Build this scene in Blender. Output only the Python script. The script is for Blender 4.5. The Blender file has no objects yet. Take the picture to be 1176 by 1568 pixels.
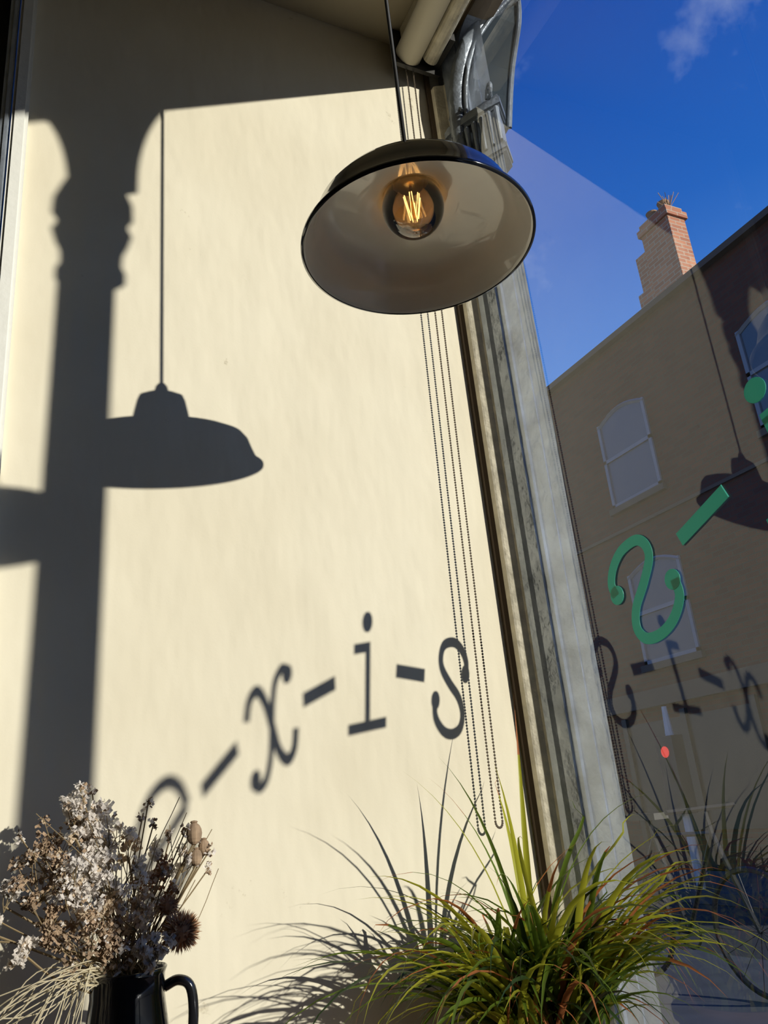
import bpy, math, random
from mathutils import Vector, Matrix
random.seed(7)
K=1.45; CZ=1.185
def W(x,y,z): return Vector((x*K,y*K,z*K+CZ))
scene=bpy.context.scene
scene.view_settings.view_transform='Standard'
scene.view_settings.look='None'
# ---------------------------------------------------------------- helpers
def link(o):
    scene.collection.objects.link(o); return o
def empty(name,loc=(0,0,0)):
    o=bpy.data.objects.new(name,None); o.empty_display_size=.05; o.location=loc
    return link(o)
def mesh(name,vs,fs,mat,parent=None,smooth=False,raw=False,mats=None,fm=None):
    me=bpy.data.meshes.new(name)
    if not raw: vs=[W(*v) for v in vs]
    else: vs=[Vector(v)+Vector((0,0,CZ)) for v in vs]
    me.from_pydata(vs,[],fs); me.update()
    if mats:
        for m in mats: me.materials.append(m)
        if fm: me.polygons.foreach_set('material_index',fm)
    else: me.materials.append(mat)
    if smooth: me.polygons.foreach_set('use_smooth',[True]*len(me.polygons))
    o=bpy.data.objects.new(name,me); link(o)
    if parent: o.parent=parent; o.matrix_parent_inverse=Matrix.Translation(-parent.location)
    return o
class MB:
    def __init__(s): s.v=[];s.f=[];s.m=[]
    def add(s,vs,fs,mi=0):
        b=len(s.v); s.v+=[tuple(v) for v in vs]; s.f+=[tuple(i+b for i in f) for f in fs]; s.m+=[mi]*len(fs)
    def box(s,a,b,mi=0,mp=None):
        (x0,y0,z0),(x1,y1,z1)=a,b
        vs=[(x,y,z) for x in(x0,x1) for y in(y0,y1) for z in(z0,z1)]
        if mp: vs=[mp(*v) for v in vs]
        s.add(vs,[(0,1,3,2),(4,6,7,5),(0,4,5,1),(2,3,7,6),(0,2,6,4),(1,5,7,3)],mi)
    def tube(s,pts,r,n=8,mi=0,cap=True):
        pts=[Vector(p) for p in pts]; N=len(pts)
        rs=r if isinstance(r,(list,tuple)) else [r]*N
        vs=[];fs=[]
        t=(pts[1]-pts[0]).normalized(); up=Vector((0,0,1)) if abs(t.z)<.9 else Vector((1,0,0))
        a=t.cross(up).normalized()
        for i,p in enumerate(pts):
            t=(pts[min(i+1,N-1)]-pts[max(i-1,0)])
            if t.length<1e-9: t=Vector((0,0,1))
            t.normalize()
            a=(a-t*a.dot(t)).normalized(); b=t.cross(a)
            for j in range(n):
                q=2*math.pi*j/n; vs.append(p+(a*math.cos(q)+b*math.sin(q))*rs[i])
        for i in range(N-1):
            for j in range(n):
                k=(j+1)%n; fs.append((i*n+j,i*n+k,(i+1)*n+k,(i+1)*n+j))
        if cap: fs.append(tuple(range(n))[::-1]); fs.append(tuple((N-1)*n+j for j in range(n)))
        s.add(vs,fs,mi)
    def lathe(s,prof,c,n=48,mi=0):
        vs=[];fs=[]
        for r,h in prof:
            for j in range(n):
                q=2*math.pi*j/n; vs.append((c[0]+r*math.cos(q),c[1]+r*math.sin(q),c[2]+h))
        for i in range(len(prof)-1):
            for j in range(n):
                k=(j+1)%n; fs.append((i*n+j,i*n+k,(i+1)*n+k,(i+1)*n+j))
        s.add(vs,fs,mi)
    def ball(s,c,r,mi=0,nu=8,nv=6,sz=1):
        prof=[(max(r*math.sin(math.pi*i/nv),1e-5),-r*sz*math.cos(math.pi*i/nv)) for i in range(nv+1)]
        s.lathe(prof,c,nu,mi)
    def obj(s,name,mats,parent=None,smooth=False,raw=False):
        if not isinstance(mats,list): mats=[mats]
        return mesh(name,s.v,s.f,None,parent,smooth,raw,mats,s.m)
def cr(pts,n=8):
    P=[Vector(p) for p in pts]; P=[P[0]*2-P[1]]+P+[P[-1]*2-P[-2]]; out=[]
    for i in range(1,len(P)-2):
        for k in range(n):
            t=k/n; a,b,c,d=P[i-1:i+3]
            out.append(.5*((2*b)+(c-a)*t+(2*a-5*b+4*c-d)*t*t+(3*b-a-3*c+d)*t**3))
    out.append(P[-2]); return out
# ---------------------------------------------------------------- materials
def nt(name):
    m=bpy.data.materials.new(name); m.use_nodes=True; t=m.node_tree; t.nodes.clear()
    o=t.nodes.new('ShaderNodeOutputMaterial'); return m,t,o
def pbr(name,col,rough=.6,metal=0,bump=0,bscale=40,var=0,vscale=5,coat=0,spec=.5,trans=0,stretch=None,emit=None,es=0):
    m,t,o=nt(name); N=t.nodes; L=t.links
    b=N.new('ShaderNodeBsdfPrincipled'); L.new(b.outputs[0],o.inputs[0])
    b.inputs['Base Color'].default_value=(*col,1); b.inputs['Roughness'].default_value=rough; b.inputs['Metallic'].default_value=metal
    b.inputs['Coat Weight'].default_value=coat; b.inputs['Specular IOR Level'].default_value=spec
    if emit: b.inputs['Emission Color'].default_value=(*emit,1); b.inputs['Emission Strength'].default_value=es
    tc=N.new('ShaderNodeTexCoord'); mp=N.new('ShaderNodeMapping'); L.new(tc.outputs['Object'],mp.inputs[0])
    if stretch: mp.inputs['Scale'].default_value=stretch
    if var:
        n=N.new('ShaderNodeTexNoise'); n.inputs['Scale'].default_value=vscale; n.inputs['Detail'].default_value=5; L.new(mp.outputs[0],n.inputs[0])
        r=N.new('ShaderNodeMapRange'); r.inputs[1].default_value=.3;r.inputs[2].default_value=.7; r.inputs[3].default_value=1-var; r.inputs[4].default_value=1+var*.6; L.new(n.outputs[0],r.inputs[0])
        x=N.new('ShaderNodeVectorMath'); x.operation='SCALE'; x.inputs[0].default_value=col; L.new(r.outputs[0],x.inputs['Scale']); L.new(x.outputs[0],b.inputs['Base Color'])
    if bump:
        n=N.new('ShaderNodeTexNoise'); n.inputs['Scale'].default_value=bscale; n.inputs['Detail'].default_value=4; L.new(mp.outputs[0],n.inputs[0])
        u=N.new('ShaderNodeBump'); u.inputs['Strength'].default_value=bump; u.inputs['Distance'].default_value=.01; L.new(n.outputs[0],u.inputs['Height']); L.new(u.outputs[0],b.inputs['Normal'])
    if trans:
        tr=N.new('ShaderNodeBsdfTranslucent'); tr.inputs[0].default_value=(*[min(1,c*1.5) for c in col],1)
        mx=N.new('ShaderNodeMixShader'); mx.inputs[0].default_value=trans; L.new(b.outputs[0],mx.inputs[1]); L.new(tr.outputs[0],mx.inputs[2]); L.new(mx.outputs[0],o.inputs[0])
    return m
def glassmat(name,tint=(1,1,1),mul=1.9,base=.0,ior=1.5):
    m,t,o=nt(name); N=t.nodes; L=t.links
    tr=N.new('ShaderNodeBsdfTransparent'); tr.inputs[0].default_value=(*tint,1)
    g=N.new('ShaderNodeBsdfGlossy'); g.inputs['Roughness'].default_value=0.0; g.inputs[0].default_value=(1,1,1,1)
    f=N.new('ShaderNodeFresnel'); f.inputs[0].default_value=ior
    a=N.new('ShaderNodeMath'); a.operation='MULTIPLY_ADD'; a.use_clamp=True; a.inputs[1].default_value=mul; a.inputs[2].default_value=base
    mx=N.new('ShaderNodeMixShader'); L.new(f.outputs[0],a.inputs[0]); L.new(a.outputs[0],mx.inputs[0]); L.new(tr.outputs[0],mx.inputs[1]); L.new(g.outputs[0],mx.inputs[2]); L.new(mx.outputs[0],o.inputs[0])
    return m
def wallmat():
    m,t,o=nt('cream_wallpaper'); N=t.nodes; L=t.links
    b=N.new('ShaderNodeBsdfPrincipled'); L.new(b.outputs[0],o.inputs[0]); b.inputs['Roughness'].default_value=.85; b.inputs['Specular IOR Level'].default_value=.15
    tc=N.new('ShaderNodeTexCoord')
    n1=N.new('ShaderNodeTexNoise'); n1.inputs['Scale'].default_value=3; n1.inputs['Detail'].default_value=6; L.new(tc.outputs['Object'],n1.inputs[0])
    cr_=N.new('ShaderNodeValToRGB'); e=cr_.color_ramp.elements; e[0].position=.3; e[0].color=(.70,.635,.485,1); e[1].position=.7; e[1].color=(.765,.705,.555,1); L.new(n1.outputs[0],cr_.inputs[0])
    n2=N.new('ShaderNodeTexNoise'); n2.inputs['Scale'].default_value=7; n2.inputs['Detail'].default_value=8; n2.inputs['Roughness'].default_value=.7; L.new(tc.outputs['Object'],n2.inputs[0])
    r2=N.new('ShaderNodeMapRange'); r2.inputs[1].default_value=.655; r2.inputs[2].default_value=.72; L.new(n2.outputs[0],r2.inputs[0])
    mx=N.new('ShaderNodeMix'); mx.data_type='RGBA'; L.new(r2.outputs[0],mx.inputs[0]); L.new(cr_.outputs[0],mx.inputs[6]); mx.inputs[7].default_value=(.46,.40,.28,1); L.new(mx.outputs[2],b.inputs['Base Color'])
    mp=N.new('ShaderNodeMapping'); mp.inputs['Scale'].default_value=(16,16,6); L.new(tc.outputs['Object'],mp.inputs[0])
    n3=N.new('ShaderNodeTexNoise'); n3.inputs['Scale'].default_value=1; n3.inputs['Detail'].default_value=2; L.new(mp.outputs[0],n3.inputs[0])
    n4=N.new('ShaderNodeTexNoise'); n4.inputs['Scale'].default_value=160; n4.inputs['Detail'].default_value=2; L.new(tc.outputs['Object'],n4.inputs[0])
    b1=N.new('ShaderNodeBump'); b1.inputs['Strength'].default_value=.42; b1.inputs['Distance'].default_value=.012; L.new(n3.outputs[0],b1.inputs['Height'])
    b2=N.new('ShaderNodeBump'); b2.inputs['Strength'].default_value=.12; b2.inputs['Distance'].default_value=.0012; L.new(n4.outputs[0],b2.inputs['Height']); L.new(b1.outputs[0],b2.inputs['Normal']); L.new(b2.outputs[0],b.inputs['Normal'])
    return m
def brick(name,c1,c2,mort,sc=1.0):
    m,t,o=nt(name); N=t.nodes; L=t.links
    b=N.new('ShaderNodeBsdfPrincipled'); b.inputs['Roughness'].default_value=.9; L.new(b.outputs[0],o.inputs[0])
    g=N.new('ShaderNodeNewGeometry'); s=N.new('ShaderNodeSeparateXYZ'); L.new(g.outputs['Position'],s.inputs[0])
    ad=N.new('ShaderNodeMath'); ad.operation='ADD'; L.new(s.outputs[0],ad.inputs[0]); L.new(s.outputs[1],ad.inputs[1])
    c=N.new('ShaderNodeCombineXYZ'); L.new(ad.outputs[0],c.inputs[0]); L.new(s.outputs[2],c.inputs[1])
    br=N.new('ShaderNodeTexBrick'); L.new(c.outputs[0],br.inputs[0]); br.inputs['Scale'].default_value=1
    br.inputs['Brick Width'].default_value=.225*sc; br.inputs['Row Height'].default_value=.075*sc; br.inputs['Mortar Size'].default_value=.008*sc
    br.inputs['Color1'].default_value=(*c1,1);br.inputs['Color2'].default_value=(*c2,1);br.inputs['Mortar'].default_value=(*mort,1)
    L.new(br.outputs[0],b.inputs['Base Color']); return m
M_wall=wallmat()
M_ceil=pbr('ceiling_paint',(.52,.45,.31),.8,bump=.1,var=.05)
M_room=pbr('room_paint',(.22,.16,.10),.9)
M_floor=pbr('floor_boards',(.20,.12,.065),.5,var=.3,vscale=6,stretch=(1,12,1))
M_cream=pbr('cream_gloss_paint',(.68,.62,.48),.35,bump=.5,bscale=40,var=.25,vscale=30)
M_brown=pbr('dark_groove',(.09,.06,.035),.6)
M_silver=pbr('silver_paint',(.42,.465,.53),.27,metal=.4,bump=.8,bscale=18,var=.28,vscale=14)
M_iron=pbr('painted_cast_iron',(.20,.225,.255),.4,metal=.3,bump=.5,bscale=40,var=.25,vscale=20)
M_white=pbr('white_gloss_paint',(.75,.74,.68),.3,bump=.2,bscale=40)
M_dark=pbr('dark_recess',(.03,.028,.025),.5)
M_glass=glassmat('window_glass',(.95,.97,.965),1.25,.010)
M_black=pbr('black_enamel',(.012,.012,.014),.12,coat=.6)
M_enamel=pbr('white_enamel',(.72,.70,.65),.18,coat=.8,var=.06,vscale=12,bump=.05,bscale=8)
M_brass=pbr('brass_socket',(.6,.42,.2),.3,metal=1)
M_bulb=glassmat('bulb_glass',(.96,.86,.72),1.8,.03)
M_fil=pbr('hot_filament',(1,.6,.2),.5,emit=(1,.62,.22),es=2.6)
M_cord=pbr('black_cord',(.02,.02,.02),.6)
M_green=pbr('green_vinyl',(.08,.44,.34),.35,trans=.5)
M_chain=pbr('chain_beads',(.16,.13,.10),.3,metal=.4)
M_blind=pbr('blind_fabric',(.62,.57,.45),.7)
M_table=pbr('counter_wood',(.2,.12,.07),.5,var=.2,stretch=(1,8,1))
# ---------------------------------------------------------------- room shell
X0,AL,kk,mm=.7263,.0231,.5128,.2796
ca,sa=math.cos(AL),math.sin(AL)
def G(n,t,z): return (X0-sa*t+ca*n, 1-ca*t-sa*n, z)
FL=-CZ/K; CE=1.405; TB=-.34; HD=1.392
b=MB(); b.box((-.012,1,FL),(.79,1.09,CE+.1)); b.obj('wall_back',M_wall)
b=MB(); b.box((-2.3,-2.9,CE),(.76,1.09,CE+.06)); b.obj('ceiling',M_ceil)
b=MB(); b.box((-2.3,-2.9,FL-.05),(.76,1.09,FL)); b.obj('floor',M_floor)
b=MB(); b.box((-2.36,-2.9,FL),(-2.3,1.09,CE)); b.obj('wall_left',M_room)
b=MB(); b.box((-2.36,-2.96,FL),(.8,-2.9,CE)); b.obj('wall_rear',M_room)
b=MB(); b.box((-2.3,1.0,FL),(-.47,1.09,CE)); b.box((-.47,1.0,1.3),(-.036,1.09,CE)); b.obj('wall_back_left',M_room)
door=empty('door_1',W(-.25,1.05,0))
b=MB(); b.box((-.46,1.045,FL),(-.05,1.06,1.29)); b.obj('door_panel',M_dark,door)
b=MB(); b.box((-.048,.99,FL),(-.036,1.05,1.29)); b.box((-.0425,.985,FL),(-.038,.99,1.29)); b.obj('door_stop',M_silver,door)
b=MB(); b.box((-.034,.985,FL),(-.012,1.05,CE)); b.box((-.030,.980,FL),(-.017,.985,CE)); b.obj('trim_1',M_white)
b=MB()
mp=lambda n,t,z:G(n,t,z)
b.box((-.012,.02,FL),(.05,3.9,-.35),mp=mp)
b.box((0,2.30,-.35),(.05,3.9,CE),mp=mp)
b.box((0,-.06,HD),(.05,3.9,CE+.02),mp=mp)
b.obj('wall_right',M_room)
win=empty('window_1',W(*G(0,.6,.5)))
def spandrel(b,t0,side,z1=HD,r=.125,n0=0,n1=.03,mi=0,extra=.0,rz=None):
    rz=rz or r
    cx=t0+side*r; cz=z1-rz; N=16
    arc=[(cx-side*r*math.cos(q*math.pi/2/N), cz+rz*math.sin(q*math.pi/2/N)) for q in range(N+1)]
    poly=[(t0-side*extra,z1),(t0-side*extra,cz)]+arc
    vs=[G(n0,t,z) for t,z in poly]+[G(n1,t,z) for t,z in poly]; m=len(poly)
    b.add(vs,[tuple(range(m)),tuple(range(m,2*m))[::-1]]+[(i,(i+1)%m,(i+1)%m+m,i+m) for i in range(m)],mi)
b=MB()
spandrel(b,.07,1,extra=.08,r=.05); spandrel(b,1.142,-1,r=.14,rz=.15); spandrel(b,1.268,1,r=.13,rz=.19); spandrel(b,2.30,-1)
b.box((0,1.142,1.218),(.03,1.268,HD),mp=mp)
b.box((-.03,.05,-.345),(.06,2.30,-.32),mp=mp)
b.obj('frame_head',M_silver,win)
b=MB()
band=cr([(.714,.950,1.06),(.714,.950,1.169),(.716,.938,1.262),(.733,.918,1.340),(.760,.896,1.392),(.800,.864,1.440),(.85,.83,1.48)],8)
b.tube(band,.0165,14)
b.tube([(p.x+.006,p.y-.019,p.z-.008) for p in band],.0045,8)
b.obj('arch_band',M_iron,win,True)
b=MB()
poly=[(1.06,1.20),(.955,1.22),(.935,1.28),(.915,1.33),(.892,1.37),(.872,1.405),(.862,1.45),(.865,1.50),(.86,1.60),(1.06,1.60)]
m=len(poly); vs=[(.756,y,z) for y,z in poly]+[(.835,y,z) for y,z in poly]
b.add(vs,[tuple(range(m)),tuple(range(m,2*m))[::-1]]+[(i,(i+1)%m,(i+1)%m+m,i+m) for i in range(m)],0)
b.tube(cr([(.835,y-.004,z) for y,z in poly[1:-1]],4),.005,8,1)
b.obj('console_bracket',[pbr('dark_blue_paint',(.03,.04,.05),.9,spec=.1),M_iron],win)
b=MB(); c=G(.0,1.212,0)
b.lathe([(.037,-.36),(.035,.6),(.0345,1.06)],(c[0],c[1],0),32)
b.lathe([(.0345,1.055),(.042,1.062),(.042,1.078),(.037,1.09),(.038,1.11),(.044,1.125),(.049,1.145),(.044,1.156),(.044,1.164),(.050,1.174),(.049,1.20),(.040,1.225),(.034,1.24),(.03,HD)],(c[0],c[1]+.010,0),32)
b.v=[(x,y-.03*max(0,.95-z),z) if z<.95 else (x,y,z) for x,y,z in b.v]
b.obj('column',M_silver,win,True)
prof=[(.7085,.966),(.7115,.956),(.716,.950),(.722,.934),(.7255,.934),(.728,.926),(.733,.926),(.738,.902),(.7405,.902),(.744,.886),(.747,.8785),(.80,.945),(.80,1.06),(.72,1.06),(.72,.985)]
def ext(name,prof,z0,z1,mat,par,smooth=False):
    m=len(prof); vs=[(x,y,z0) for x,y in prof]+[(x,y,z1) for x,y in prof]
    return mesh(name,vs,[tuple(range(m)),tuple(range(m,2*m))[::-1]]+[(i,(i+1)%m,(i+1)%m+m,i+m) for i in range(m)],mat,par,smooth)
ext('corner_post',prof,FL,CE-.02,M_silver,win)
ext('cream_bead',[(.6900,.9845),(.6905,.978),(.693,.976),(.7065,.969),(.7085,.966),(.714,.970),(.712,1.0),(.69,1.0)],FL,1.30,M_cream,win)
ext('shadow_gap',[(.6850,.999),(.6850,.9925),(.690,.9880),(.690,.999)],FL,1.36,M_brown,win)
b=MB()
def ringm(z0,z1,o,mi=0):
    p=[(.7085-o,.966),(.722-o,.934-o*.5),(.738-o*.6,.900-o),(.7475,.875-o),(.78,.905-o),(.78,.99),(.7085-o,.99)]
    m=len(p); vs=[(x,y,z0) for x,y in p]+[(x,y,z1) for x,y in p]
    b.add(vs,[tuple(range(m))[::-1],tuple(range(m,2*m))]+[(i,(i+1)%m,(i+1)%m+m,i+m) for i in range(m)],mi)
for z0,z1,o in [(1.060,1.066,.006),(1.066,1.076,.010),(1.076,1.082,.006),(1.082,1.160,.003),(1.160,1.166,.007),(1.166,1.180,.012),(1.180,1.188,.008)]: ringm(z0,z1,o)
for i in range(7):
    f=i/6; x=.7085+(.7465-.7085)*f-.004; y=.966+(.876-.966)*f-.004
    b.tube([(x,y,1.085),(x-.002,y-.003,1.12),(x-.004,y-.006,1.150),(x-.001,y-.002,1.158)],[.003,.0042,.0052,.003],8)
for s,(x,y) in ((1,(.712,.950)),(-1,(.742,.880))):
    b.tube([(x-.006+ .012*(1-k/26)*math.cos(k*.5)*.45, y-.006-.016*(1-k/26)*math.cos(k*.5)*s, 1.196+.016*(1-k/26)*math.sin(k*.5)) for k in range(24)],.0032,8)
b.obj('post_capital',M_iron,win)
vs=[G(0,.06,-.33),G(0,1.21,-.33),G(0,1.21,1.395),G(0,.06,1.395)]
mesh('glass_pane_a',vs,[(0,1,2,3)],M_glass,win)
vs=[G(0,1.21,-.33),G(0,2.32,-.33),G(0,2.32,1.395),G(0,1.21,1.395)]
mesh('glass_pane_b',vs,[(0,1,2,3)],M_glass,win)
# ---------------------------------------------------------------- lettering on the glass
let=empty('window_lettering',W(*G(-.002,.65,.3)))
RC,TC,ZC=.80,.66,-.471
def place(t,dz=0,ex=0):
    sn=(t-TC)/RC; ph=math.asin(sn)
    c=Vector((t,ZC+RC*math.cos(ph)+dz)); ph+=ex
    right=Vector((-math.cos(ph),math.sin(ph))); up=Vector((math.sin(ph),math.cos(ph)))
    return lambda a,bb:(c+right*a+up*bb)
def ribbon(b,P,pts,w,sm=True,ends=True):
    q=[P(*p) for p in pts]
    q=[Vector((v[0],v[1],0)) for v in q]
    if sm and len(q)>2: q=cr(q,8)
    q=[Vector((v.x,v.y)) for v in q]; n=len(q); vs=[];hw=w/2
    for side in (0,1):
        nn=-.0015-side*.0006
        for i,p in enumerate(q):
            t=(q[min(i+1,n-1)]-q[max(i-1,0)]).normalized(); o=Vector((-t.y,t.x))*hw
            vs+= [G(nn,p.x+o.x,p.y+o.y),G(nn,p.x-o.x,p.y-o.y)]
    fs=[]
    for i in range(n-1):
        a=2*i; fs+=[(a,a+1,a+3,a+2),(2*n+a,2*n+a+2,2*n+a+3,2*n+a+1),(a,a+2,2*n+a+2,2*n+a),(a+1,2*n+a+1,2*n+a+3,a+3)]
    b.add(vs,fs)
def disc(b,P,c,r,N=20):
    vs=[];cs=[P(c[0]+r*math.cos(2*math.pi*i/N),c[1]+r*math.sin(2*math.pi*i/N)) for i in range(N)]
    vs=[G(-.0014,p.x,p.y) for p in cs]+[G(-.0023,p.x,p.y) for p in cs]
    b.add(vs,[tuple(range(N)),tuple(range(N,2*N))]+[(i,(i+1)%N,(i+1)%N+N,i+N) for i in range(N)])
def glyph(ch,t,dz=0):
    b=MB();P=place(t,dz)
    if ch=='-': ribbon(b,P,[(-.043,0),(.043,0)],.018)
    if ch=='i':
        ribbon(b,P,[(0,-.055),(0,.043)],.0135); ribbon(b,P,[(-.053,-.059),(.053,-.059)],.0135); ribbon(b,P,[(-.040,.043),(.0067,.043)],.0135); disc(b,P,(-.002,.077),.0142)
    if ch=='s':
        ribbon(b,P,[(.042,.026),(.038,.043),(.02,.056),(-.006,.060),(-.034,.050),(-.042,.033),(-.034,.016),(-.006,.002),(.026,-.010),(.043,-.028),(.040,-.048),(.018,-.061),(-.010,-.063),(-.036,-.052),(-.046,-.032)],.014)
        disc(b,P,(.040,.026),.0125); disc(b,P,(-.043,-.030),.0125)
    if ch=='x':
        ribbon(b,P,[(-.058,.030),(-.046,.052),(-.026,.056),(-.010,.034),(0,0),(.010,-.036),(.028,-.056),(.046,-.050),(.056,-.028)],.0145)
        ribbon(b,P,[(.054,.046),(.040,.058),(.020,.050),(.008,.028),(0,0),(-.010,-.034),(-.026,-.056),(-.044,-.058),(-.054,-.046)],.0125)
        disc(b,P,(.050,.046),.012); disc(b,P,(-.050,-.046),.012)
    if ch=='e':
        ribbon(b,P,[(-.054,.000),(.052,.000)],.014)
        ribbon(b,P,[(.052,.000),(.048,.030),(.030,.054),(0,.063),(-.030,.054),(-.050,.030),(-.056,0),(-.048,-.034),(-.026,-.056),(.004,-.062),(.032,-.056),(.052,-.038)],.015)
    b.obj({'-':'dash','i':'letter_i','s':'letter_s','x':'letter_x','e':'letter_e'}[ch],M_green,let)
for ch,t,dz in [('s',.264,.003),('-',.381,0),('i',.504,-.008),('-',.636,0),('x',.760,0),('-',.885,.013),('e',1.006,.020)]: glyph(ch,t,dz)
# ---------------------------------------------------------------- pendant lamps
def pendant(L,n=0):
    e=empty('pendant_lamp',W(*L))
    b=MB()
    out=[(.1242,0),(.1255,.0015),(.1250,.004),(.1215,.006),(.1165,.014),(.1120,.026),(.1075,.040),(.100,.050),(.086,.056),(.062,.061),(.040,.066),(.0345,.070),(.0325,.082),(.0290,.100),(.0260,.108),(.0170,.112),(.0085,.115),(.0070,.122),(.0035,.127),(.0015,.128)]
    b.lathe(out,L,96); b.obj('shade_outer',M_black,e,True)
    b=MB(); inn=[(.1242,0),(.1225,.0005),(.1205,.004),(.1150,.013),(.1105,.025),(.1060,.038),(.0985,.0478),(.085,.0535),(.062,.0585),(.040,.0635),(.0330,.068),(.0310,.080),(.0275,.098),(.001,.106)]
    b.lathe(inn,L,96); b.obj('shade_inner',M_enamel,e,True)
    b=MB(); b.lathe([(.1236,-.0008),(.1262,.0005),(.1262,.0035),(.1236,.0045),(.1222,.0015),(.1236,-.0008)],L,96); b.obj('rim',M_black,e,True)
    b=MB(); b.lathe([(.001,.104),(.017,.104),(.017,.088),(.0145,.086),(.0145,.082),(.001,.082)],L,24); b.obj('socket',M_brass,e,True)
    b=MB(); c=.053
    pr=[(.001,-.034)]+[(.0345*math.sin(a),-.0345*math.cos(a)) for a in [math.radians(x) for x in range(8,136,8)]]+[(.0215,.0285),(.0165,.0325),(.0135,.036)]
    b.lathe([(r,h+c) for r,h in pr],L,48); b.obj('bulb_glass',M_bulb,e,True)
    b=MB()
    for i in range(6):
        a=i*math.pi/3; r0=.0045;r1=.0095
        b.tube([(L[0]+r1*math.cos(a),L[1]+r1*math.sin(a),L[2]+c+.014),(L[0]+r0*math.cos(a+.4),L[1]+r0*math.sin(a+.4),L[2]+c-.016),(L[0]+r1*math.cos(a+.8),L[1]+r1*math.sin(a+.8),L[2]+c+.014)],.0006,6)
    b.obj('filament',M_fil,e)
    b=MB(); b.tube([(L[0],L[1],L[2]+c-.016),(L[0],L[1],L[2]+.085)],.0016,8); b.obj('stem',M_brass,e)
    b=MB(); b.tube([(L[0],L[1],L[2]+.122),(L[0],L[1],CE)],.0024,8); b.lathe([(.032,CE-L[2]-.012),(.034,CE-L[2])],L,24); b.obj('cord',M_cord,e,True)
    return e
pendant((.3798,.6099,.5611)); pendant((.514,-.10,.636))
# ---------------------------------------------------------------- roller blind
rb=empty('roller_blind',W(.66,.7,1.34))
b=MB(); b.tube([(.634,.965,1.345),(.584,-.15,1.345)],.026,24); b.obj('roll',M_blind,rb,True)
b=MB(); b.tube([(.676,.955,1.340),(.626,-.15,1.340)],.015,16); b.box((.62,-.15,1.374),(.70,.96,1.403)); b.obj('cassette',M_cream,rb)
b=MB(); b.box((.605,.966,1.318),(.700,.974,1.403)); b.box((.690,.90,1.335),(.700,.966,1.403)); b.obj('bracket_filler',M_dark,rb)  # end bracket, and a filler box added for the dark area towards the arch
b=MB()
def chain(x,y,x2,z0,z1):
    n=int((z0-z1)/.0042)
    for i in range(n):
        f=i/n; b.ball((x+(x2-x)*f,y,z0+(z1-z0)*f),.0018,0,5,4)
    b.tube([(x,y,z0),(x2,y,z1)],.0004,4)
chain(.632,.975,.611,1.33,-.03); chain(.647,.975,.622,1.33,-.03)
for i in range(10):
    a=math.pi*i/9; b.ball((.6165-.0055*math.cos(a),.975,-.03-.008*math.sin(a)),.0018,0,5,4)
b.obj('bead_chain',M_chain,rb)
# ---------------------------------------------------------------- counter
b=MB(); b.box((0,.58,TB-.025),(.70,.995,TB)); 
for x in(.02,.66):
    for y in (.61,.96): b.box((x,y-.015,FL),(x+.03,y+.015,TB-.025))
b.obj('window_counter',M_table)
# ---------------------------------------------------------------- jug + dried flowers
J=(.128,.87); JZ=-.118
jug=empty('enamel_jug',W(J[0],J[1],TB))
b=MB(); b.lathe([(.001,TB-JZ+.0),(.042,TB-JZ+.0),(.044,TB-JZ+.01),(.043,-.10),(.037,-.05),(.033,-.02),(.0335,-.005),(.0355,0),(.0345,.001),(.0325,-.004),(.031,-.03),(.030,-.06),(.001,-.07)],(J[0],J[1],JZ),40)
b.obj('body',M_black,jug,True)
b=MB(); b.tube(cr([(J[0]+.032,J[1]-.004,JZ-.018),(J[0]+.045,J[1]-.006,JZ-.014),(J[0]+.056,J[1]-.008,JZ-.022),(J[0]+.058,J[1]-.008,JZ-.05),(J[0]+.052,J[1]-.006,JZ-.085),(J[0]+.040,J[1]-.004,JZ-.11)],6),.0048,10); b.obj('handle',M_black,jug,True)
M_stem=pbr('dry_stem',(.26,.19,.10),.8)
M_stat=pbr('papery_white_petals',(.80,.73,.66),.8,trans=.3,var=.3,vscale=60)
M_brn=pbr('brown_seedheads',(.36,.25,.16),.9,var=.4,vscale=60)
M_tan=pbr('tan_fluff',(.62,.49,.34),.9,trans=.3,var=.3,vscale=60)
M_ora=pbr('thistle_rust',(.42,.21,.10),.9,var=.4,vscale=90)
b=MB(); R=random.random
def u(a,c): return a+(c-a)*R()
def petal(c,s,mi):
    for k in range(3):
        d=Vector((u(-1,1),u(-1,1),u(-1,1))).normalized(); e=d.orthogonal().normalized(); f=d.cross(e)
        p=Vector(c); b.add([p,p+e*s+d*s*.3,p+(e+f)*s*.9+d*s*.5,p+f*s+d*s*.2],[(0,1,2,3)],mi)
def stem(p0,p1,r=.0007,bend=.01):
    m=[(p0[i]+p1[i])/2+u(-bend,bend) for i in range(3)]
    b.tube(cr([p0,m,p1],4),r,4,0)
def cluster(c,rad,n,s,mi,tw=True):
    base=(J[0]+u(-.02,.02),J[1]+u(-.02,.02),JZ-.02); stem(base,(c[0],c[1],c[2]-rad*.5),.0010,.008)
    subs=[]
    for _ in range(max(3,n//14)):
        d=Vector((u(-1,1),u(-1,1),u(-.9,1)))
        while d.length>1: d=Vector((u(-1,1),u(-1,1),u(-.9,1)))
        p=Vector(c)+d*rad*1.2; subs.append(p); stem((c[0],c[1],c[2]-rad*.9),tuple(p),.0004,.003)
    for _ in range(n):
        p=random.choice(subs)+Vector((u(-1,1),u(-1,1),u(-1,1)))*rad*.24
        petal(p,s*u(.6,1.1),mi if R()<.8 else random.choice([1,1,2,3]))
def PX(x,z,dy=0): return (x,J[1]+dy,z)
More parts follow.
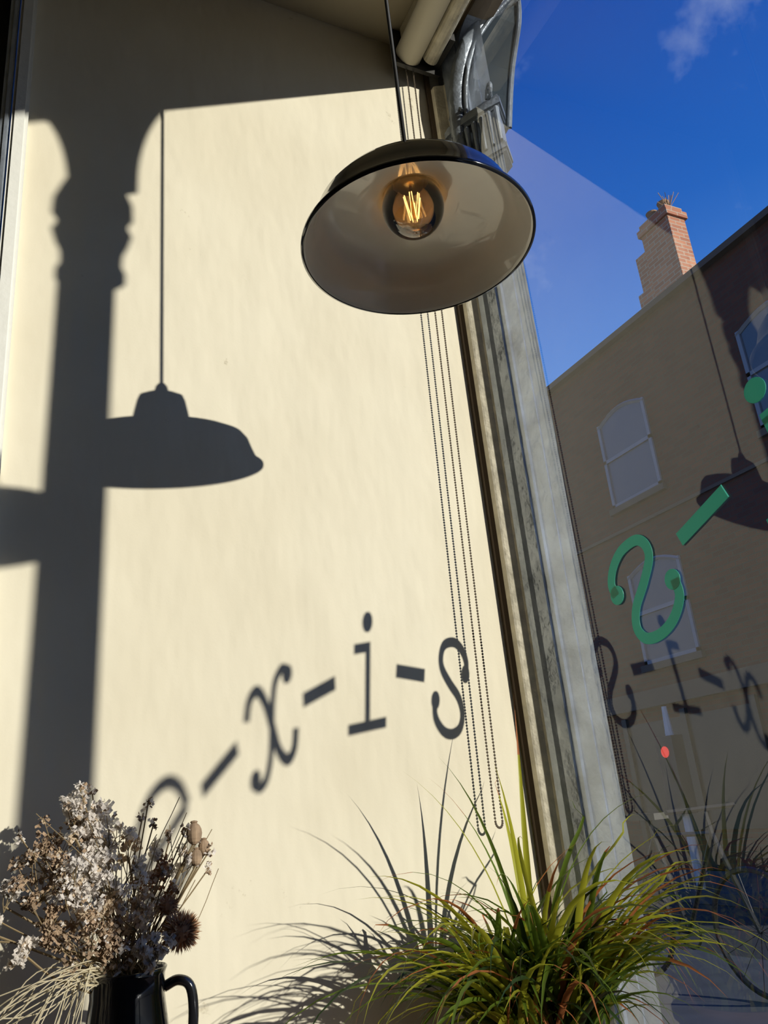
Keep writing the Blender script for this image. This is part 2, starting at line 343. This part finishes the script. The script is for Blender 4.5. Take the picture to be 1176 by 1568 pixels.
for c,rad,n,s,mi in [
 (PX(.085,.028,.01),.018,200,.0036,1),(PX(.108,.006,-.01),.020,240,.0036,1),(PX(.098,-.014),.020,220,.0036,1),
 (PX(.062,-.004,.01),.024,300,.0030,2),(PX(.050,-.030,0),.024,260,.0030,2),(PX(.078,-.035,-.015),.024,280,.0032,1),
 (PX(.058,-.062,-.01),.020,170,.0032,2),(PX(.112,-.040,-.02),.022,260,.0036,1),(PX(.150,-.045,.0),.018,190,.0032,4),(PX(.132,-.068,-.02),.019,300,.003,3),
 (PX(.146,-.102,-.03),.014,190,.0038,1),(PX(.158,-.020,.01),.012,100,.0036,1),(PX(.118,-.095,-.02),.018,160,.0034,2),(PX(.178,-.030,0),.012,90,.0036,1),
 (PX(.036,-.082,-.01),.014,70,.0036,1),(PX(.020,-.045,0),.012,60,.0036,1),(PX(.09,-.085,-.02),.024,240,.0030,2),(PX(.13,-.015,.02),.014,90,.003,3),(PX(.008,-.065,0),.010,40,.0036,1),(PX(.105,-.065,-.02),.02,200,.0032,3),(PX(.075,.012,-.01),.014,120,.0036,1)]:
    cluster(c,rad,n,s,mi)
def spiky(c,r,n,mi):
    stem((J[0],J[1],JZ),c,.001,.004); b.ball(c,r*.75,mi,12,8)
    for _ in range(n):
        d=Vector((u(-1,1),u(-1,1),u(-1,1))).normalized(); p=Vector(c); e=d.orthogonal().normalized()*r*.07
        b.add([p+d*r*.7+e,p+d*r*.7-e,p+d*r*u(1,1.2)],[(0,1,2)],random.choice([mi,mi,3]))
spiky((.172,.85,-.090),.0175,700,4); spiky((.163,.86,-.068),.011,300,4)
for c,r in [((.188,.86,-.006),.0080),((.200,.87,-.020),.006),((.190,.86,-.028),.006)]:
    stem((J[0]+.01,J[1],JZ),(c[0],c[1],c[2]-r),.0009,.004); b.ball(c,r,2,12,8,1.3); b.ball((c[0],c[1],c[2]+r*1.35),r*.5,2,8,4,.4)
for (x,z) in [(.146,.03),(.143,.018),(.150,.008),(.006,-.03),(-.004,-.05),(.0,-.075),(.195,-.012),(.205,-.022),(.208,-.04),(.03,.006),(.08,.045),(.093,.043),(.07,.035),(.17,-.005),(.18,.0)]:
    p=(x,J[1]+u(-.02,.02),z); stem((J[0]+u(-.01,.01),J[1],JZ),p,.0007,.006)
    for _ in range(8): petal((x+u(-.004,.004),p[1]+u(-.004,.004),z+u(-.006,.004)),.003,random.choice([1,2]))
for _ in range(30):
    x1=u(-.03,.08); z1=u(-.21,-.12)
    pts=[(J[0]-.01,J[1]-.01,JZ-.01),(J[0]-.035+u(-.01,.01),J[1]-.02,JZ+u(-.005,.02)),((x1+J[0]-.03)/2,J[1]-.03+u(-.02,.02),JZ+u(-.02,.012)),(x1,J[1]-.03+u(-.03,.02),z1)]
    b.tube(cr(pts,6),.0005,4,5)
for _ in range(45):
    x1=u(.02,.22); stem((J[0]+u(-.02,.02),J[1],JZ),(x1,J[1]+u(-.03,.03),u(-.05,.035)),.0004,.015)
b.obj('dried_flower_bouquet',[M_stem,M_stat,M_brn,M_tan,M_ora,pbr('pale_grass',(.68,.6,.42),.7,trans=.2)])
# ---------------------------------------------------------------- potted grass plant
pp=empty('potted_sedge_plant',W(.56,.87,TB))
B=(.570,.870,-.262)
b=MB(); b.lathe([(.001,TB-B[2]),(.055,TB-B[2]),(.070,-.012),(.075,-.012),(.076,.0),(.071,.0),(.068,-.014),(.001,-.016)],B,40); b.obj('pot',pbr('terracotta_pot',(.18,.09,.06),.8),pp,True)
M_bl=[pbr('blade_green',(.11,.17,.018),.4,trans=.4,var=.2,vscale=20),pbr('blade_yellow',(.36,.36,.03),.4,trans=.45),pbr('blade_dark',(.022,.045,.012),.35,trans=.15),pbr('blade_dry',(.38,.13,.04),.6,trans=.3)]
b=MB()
def blade(p,az,el,Ln,w,droop,mi,N=10):
    p=Vector(p); vs=[];fs=[]; st=Ln/N; e=el; tw=u(-.9,.9); av=u(-.7,.7)
    for i in range(N+1):
        f=i/N; ww=w*(math.sin(math.pi*min(1,f*.8+.2))**.6)*(1-f**3.5)
        d=Vector((math.cos(az)*math.cos(e),math.sin(az)*math.cos(e),math.sin(e)))
        side=Vector((-math.sin(az),math.cos(az),0))
        s2=(side*math.cos(tw*f)+d.cross(side)*math.sin(tw*f))
        nn=d.cross(s2)
        vs+=[p+s2*ww,p-nn*ww*.4,p-s2*ww]
        p=p+d*st; e-=droop/N*(.3+1.5*f); az+=av/N
        if p.x>.685: p.x=.685-.5*(p.x-.685)
        if p.y>.985: p.y=.985-.5*(p.y-.985)
        if p.z<TB+.01: p.z=TB+.01
    for i in range(N):
        a=3*i; fs+=[(a,a+1,a+4,a+3),(a+1,a+2,a+5,a+4)]
    if mi in(0,1) and R()<.3:
        k0=random.choice([1,2,3]); c0=N-k0
        b.add(vs[:3*(c0+1)],fs[:2*c0],mi); b.add(vs[3*c0:],[tuple(j-3*c0 for j in ff) for ff in fs[2*c0:]],3)
    else: b.add(vs,fs,mi)
for i in range(330):
    az=math.radians(random.gauss(245,75)) if R()<.75 else u(0,6.28)
    rr=.055*math.sqrt(R()); a2=u(0,6.28)
    el=math.radians(u(50,88)); Ln=u(.14,.27)
    mi=random.choices([0,1,2,3],[5,4,3,.6])[0]
    blade((B[0]+rr*math.cos(a2),B[1]+rr*math.sin(a2),B[2]-.01),az,el,Ln,u(.0028,.0056),math.radians(u(60,170)),mi)
for i in range(60):
    az=math.radians(u(265,325)); a2=u(0,6.28)
    blade((B[0]+.03*math.cos(a2),B[1]-.02+.03*math.sin(a2),B[2]-.01),az,math.radians(u(55,80)),u(.24,.34),u(.003,.005),math.radians(u(80,130)),random.choices([0,1,3],[4,5,1])[0],12)
for i in range(46):   # long blades fanning out to the left along the wall
    az=math.radians(u(170,225)); a2=u(0,6.28)
    blade((B[0]+.03*math.cos(a2),B[1]+.03*math.sin(a2),B[2]-.01),az,math.radians(u(45,80)),u(.27,.38),u(.0024,.0044),math.radians(u(60,135)),random.choices([0,1,2,3],[4,4,2,1])[0],13)
for az,el,Ln,dr in [(20,86,.40,20),(60,84,.34,60),(350,80,.34,80),(330,74,.36,90),(95,84,.33,50),(300,80,.34,80),(320,70,.34,80),(310,64,.32,70),(150,84,.34,50),(205,84,.36,60),(240,86,.33,50)]:
    blade(B,math.radians(az),math.radians(el),Ln,.0040,math.radians(dr),random.choice([0,1,1]),14)
b.obj('grass_blades',M_bl,pp,True)
# ---------------------------------------------------------------- outside (metres, relative to camera height)
XB=9.0
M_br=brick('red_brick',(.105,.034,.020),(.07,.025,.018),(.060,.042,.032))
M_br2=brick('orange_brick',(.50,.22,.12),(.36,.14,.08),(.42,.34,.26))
M_sash=pbr('white_sash',(.19,.22,.27),.5)
M_og=pbr('sky_tinted_glass',(.08,.105,.145),.08,spec=.5)  # blue-grey base colour stands in for sky reflected in the panes
M_stone=pbr('stone_trim',(.09,.07,.055),.8)
bld=empty('brick_building',(XB+3,12,CZ+2))
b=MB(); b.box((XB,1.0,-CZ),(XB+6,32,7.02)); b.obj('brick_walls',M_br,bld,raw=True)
b=MB(); b.box((XB-.12,1.0,6.94),(XB+.1,32,7.04)); b.box((XB-.04,1,3.80),(XB+.02,32,3.85)); b.box((XB-.12,1,1.05),(XB+.02,32,1.30)); b.obj('cornice',M_stone,bld,raw=True)
b=MB()
v=[(XB-.1,1,7.05),(XB+6,1,7.05),(XB+3,1,8.6),(XB-.1,32,7.05),(XB+6,32,7.05),(XB+3,32,8.6)]
b.add(v,[(0,1,2),(3,5,4),(0,2,5,3),(1,4,5,2)])
b.v=[(x,y,7.02+(z-7.02)*.45) for x,y,z in b.v]; b.obj('slate_roof',pbr('slate',(.08,.08,.09),.7),bld,raw=True)
bw=MB(); bg=MB(); bs=MB(); bd=MB()
for yc in [2.9+3.0*i for i in range(9)]:
    for zc,hh in ((5.05,.82),(2.45,.78)):
        w=.56; y0,y1,z0,z1=yc-w,yc+w,zc-hh,zc+hh
        N=8; top=[(y1-(y1-y0)*i/N, z1-.16+.16*math.sin(math.pi*i/N)) for i in range(N+1)]
        pl=[(y0,z0),(y1,z0)]+top; m=len(pl)
        bg.add([(XB-.012,a,c) for a,c in pl],[tuple(range(m))])
        f=.06
        for a,c in (((y0,z0),(y1,z0+f)),((y0,z0),(y0+f,z1-.14)),((y1-f,z0),(y1,z1-.14)),((y0,zc-.03),(y1,zc+.03))):
            bw.box((XB-.04,a[0],a[1]),(XB-.005,c[0],c[1]))
        bw.tube([(XB-.02,a,c-.03) for a,c in top],.035,4)
        bs.box((XB-.08,y0-.06,z0-.10),(XB+.01,y1+.06,z0))
    bd.box((XB-.02,yc-1.2,-CZ+.5),(XB+.01,yc+1.2,.85)); 
    for q in (-1.25,0,1.25): bd.box((XB-.06,yc+q-.05,-CZ),(XB+.01,yc+q+.05,.95))
bw.obj('sash_frames',M_sash,bld,raw=True); bg.obj('sash_glass',M_og,bld,raw=True); bs.obj('sills',M_stone,bld,raw=True); bd.obj('shopfront',pbr('shopfront_dark',(.02,.025,.03),.25),bld,raw=True)
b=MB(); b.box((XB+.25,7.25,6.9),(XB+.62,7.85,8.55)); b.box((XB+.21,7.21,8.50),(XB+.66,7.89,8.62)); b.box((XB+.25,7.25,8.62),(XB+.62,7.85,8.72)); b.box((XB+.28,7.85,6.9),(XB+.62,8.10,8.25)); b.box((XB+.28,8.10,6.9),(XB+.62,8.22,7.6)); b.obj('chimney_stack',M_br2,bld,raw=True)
b=MB()
for y in (7.42,7.68): b.lathe([(.08,8.7),(.10,8.75),(.08,8.85),(.10,8.92),(.07,8.92)],(XB+.43,y,0),16)
for i in range(16): b.tube([(XB+.4,7.3,8.7),(XB+.4+u(-.15,.15),7.3+u(-.2,.15),8.7+u(.15,.35))],.006,3)
b.obj('chimney_pots',pbr('clay_pots',(.35,.2,.1),.8),bld,raw=True)
b=MB(); b.box((K*.83,-40,-CZ-.3),(60,60,-CZ-.125)); b.obj('ground',pbr('asphalt_road',(.03,.033,.038),.9,bump=.3,bscale=20),raw=True)
b=MB(); b.box((7.2,-40,-CZ-.12),(XB-.13,60,-CZ-.003)); b.box((K*.83,-40,-CZ-.12),(4.8,60,-CZ-.003)); b.obj('pavement',pbr('paving',(.065,.073,.085),.9,var=.2),raw=True)
bk=empty('bicycle',(3.95,4.2,0))
M_bk=pbr('bike_black',(.008,.008,.010),.4)
b=MB()
def ring(c,r,tr,nseg=40):
    b.tube([(c[0],c[1]+r*math.cos(2*math.pi*i/nseg),c[2]+r*math.sin(2*math.pi*i/nseg)) for i in range(nseg+1)],tr,6)
bx=3.95;g=-CZ+.005
for yc in (3.7,4.72):
    ring((bx,yc,g+.34),.325,.017)
    for i in range(14):
        a=math.pi*2*i/14; b.tube([(bx,yc,g+.34),(bx,yc+.32*math.cos(a),g+.34+.32*math.sin(a))],.002,3)
bb=(bx,4.25,g+.30);seat=(bx,4.40,g+.85);head=(bx,3.90,g+.86)
for p,q in ((bb,seat),(seat,head),(bb,head),((bx,4.72,g+.34),bb),((bx,4.72,g+.34),seat),(head,(bx,3.7,g+.34)),(head,(bx,3.92,g+.98)),((bx-.28,3.95,g+1.0),(bx+.28,3.95,g+1.0)),(seat,(bx,4.42,g+.95))): b.tube([p,q],.016,6)
b.box((bx-.06,4.30,g+.95),(bx+.06,4.56,g+.99)); ring(bb,.09,.008,20)
b.obj('bike_frame',M_bk,bk,raw=True)
tl=empty('traffic_light',(7.4,7.65,0)); b=MB()
ty=7.64
b.tube([(7.4,ty,-CZ),(7.4,ty,.55)],.05,10,0); b.tube([(7.4,ty,.50),(7.4,ty,.85)],[.05,.03],8,0)
b.box((7.28,ty-.14,-.38),(7.46,ty+.14,.50),1)
for zz,mi in((.32,2),(.05,1),(-.22,1)):
    b.lathe([(.0001,0),(.066,0)],(0,0,0),16,mi); b.v[-32:]=[(7.272,ty+x,zz+y) for x,y,z in b.v[-32:]]
b.obj('signal_pole',[pbr('grey_pole',(.42,.44,.47),.5),pbr('black_housing',(.03,.03,.035),.5),pbr('red_lens',(.7,.05,.03),.4,emit=(1,.06,.05),es=.6)],tl,raw=True)
# ---------------------------------------------------------------- light
sun=bpy.data.lights.new('sun','SUN'); sun.energy=4.9; sun.angle=math.radians(.55); sun.color=(1,.95,.85)
so=bpy.data.objects.new('sun',sun); link(so)
d=Vector((-kk,1,-mm)).normalized(); so.rotation_euler=d.to_track_quat('-Z','Y').to_euler(); so.location=(5,-8,5)
w=bpy.data.worlds.new('World'); scene.world=w; w.use_nodes=True; t=w.node_tree; N=t.nodes; Lk=t.links; N.clear()
o=N.new('ShaderNodeOutputWorld'); bg=N.new('ShaderNodeBackground'); Lk.new(bg.outputs[0],o.inputs[0])
tc=N.new('ShaderNodeTexCoord'); sp=N.new('ShaderNodeSeparateXYZ'); Lk.new(tc.outputs['Generated'],sp.inputs[0])
rp=N.new('ShaderNodeValToRGB'); Lk.new(sp.outputs[2],rp.inputs[0]); e=rp.color_ramp.elements
e[0].position=0; e[0].color=(.30,.34,.38,1); e[1].position=1; e[1].color=(.006,.045,.28,1)
x=e.new(.42); x.color=(.085,.27,.74,1); x=e.new(.60); x.color=(.022,.14,.56,1); x=e.new(.8); x.color=(.008,.072,.42,1)
nz=N.new('ShaderNodeTexNoise'); nz.inputs['Scale'].default_value=7; nz.inputs['Detail'].default_value=8; nz.inputs['Roughness'].default_value=.6; Lk.new(tc.outputs['Generated'],nz.inputs[0])
mr=N.new('ShaderNodeMapRange'); mr.inputs[1].default_value=.58; mr.inputs[2].default_value=.85; mr.inputs[3].default_value=0; mr.inputs[4].default_value=.4; Lk.new(nz.outputs[0],mr.inputs[0])
mx=N.new('ShaderNodeMix'); mx.data_type='RGBA'; Lk.new(mr.outputs[0],mx.inputs[0]); Lk.new(rp.outputs[0],mx.inputs[6]); mx.inputs[7].default_value=(.7,.78,.92,1)
Lk.new(mx.outputs[2],bg.inputs[0]); bg.inputs[1].default_value=1.0
# ---------------------------------------------------------------- camera
th,ro,h=.3519,.0982,.4668
F=Vector((math.cos(th)*math.sin(h),math.cos(th)*math.cos(h),math.sin(th)))
R0=Vector((math.cos(h),-math.sin(h),0)); U0=R0.cross(F)
Rv=R0*math.cos(ro)-U0*math.sin(ro); Uv=R0*math.sin(ro)+U0*math.cos(ro)
cam=bpy.data.cameras.new('camera'); co=bpy.data.objects.new('camera',cam); link(co)
cam.sensor_fit='VERTICAL'; cam.sensor_height=36; cam.lens=1230.3/1568*36; cam.clip_start=.02
co.matrix_world=Matrix(((Rv.x,Uv.x,-F.x,0),(Rv.y,Uv.y,-F.y,0),(Rv.z,Uv.z,-F.z,CZ),(0,0,0,1)))
scene.camera=co
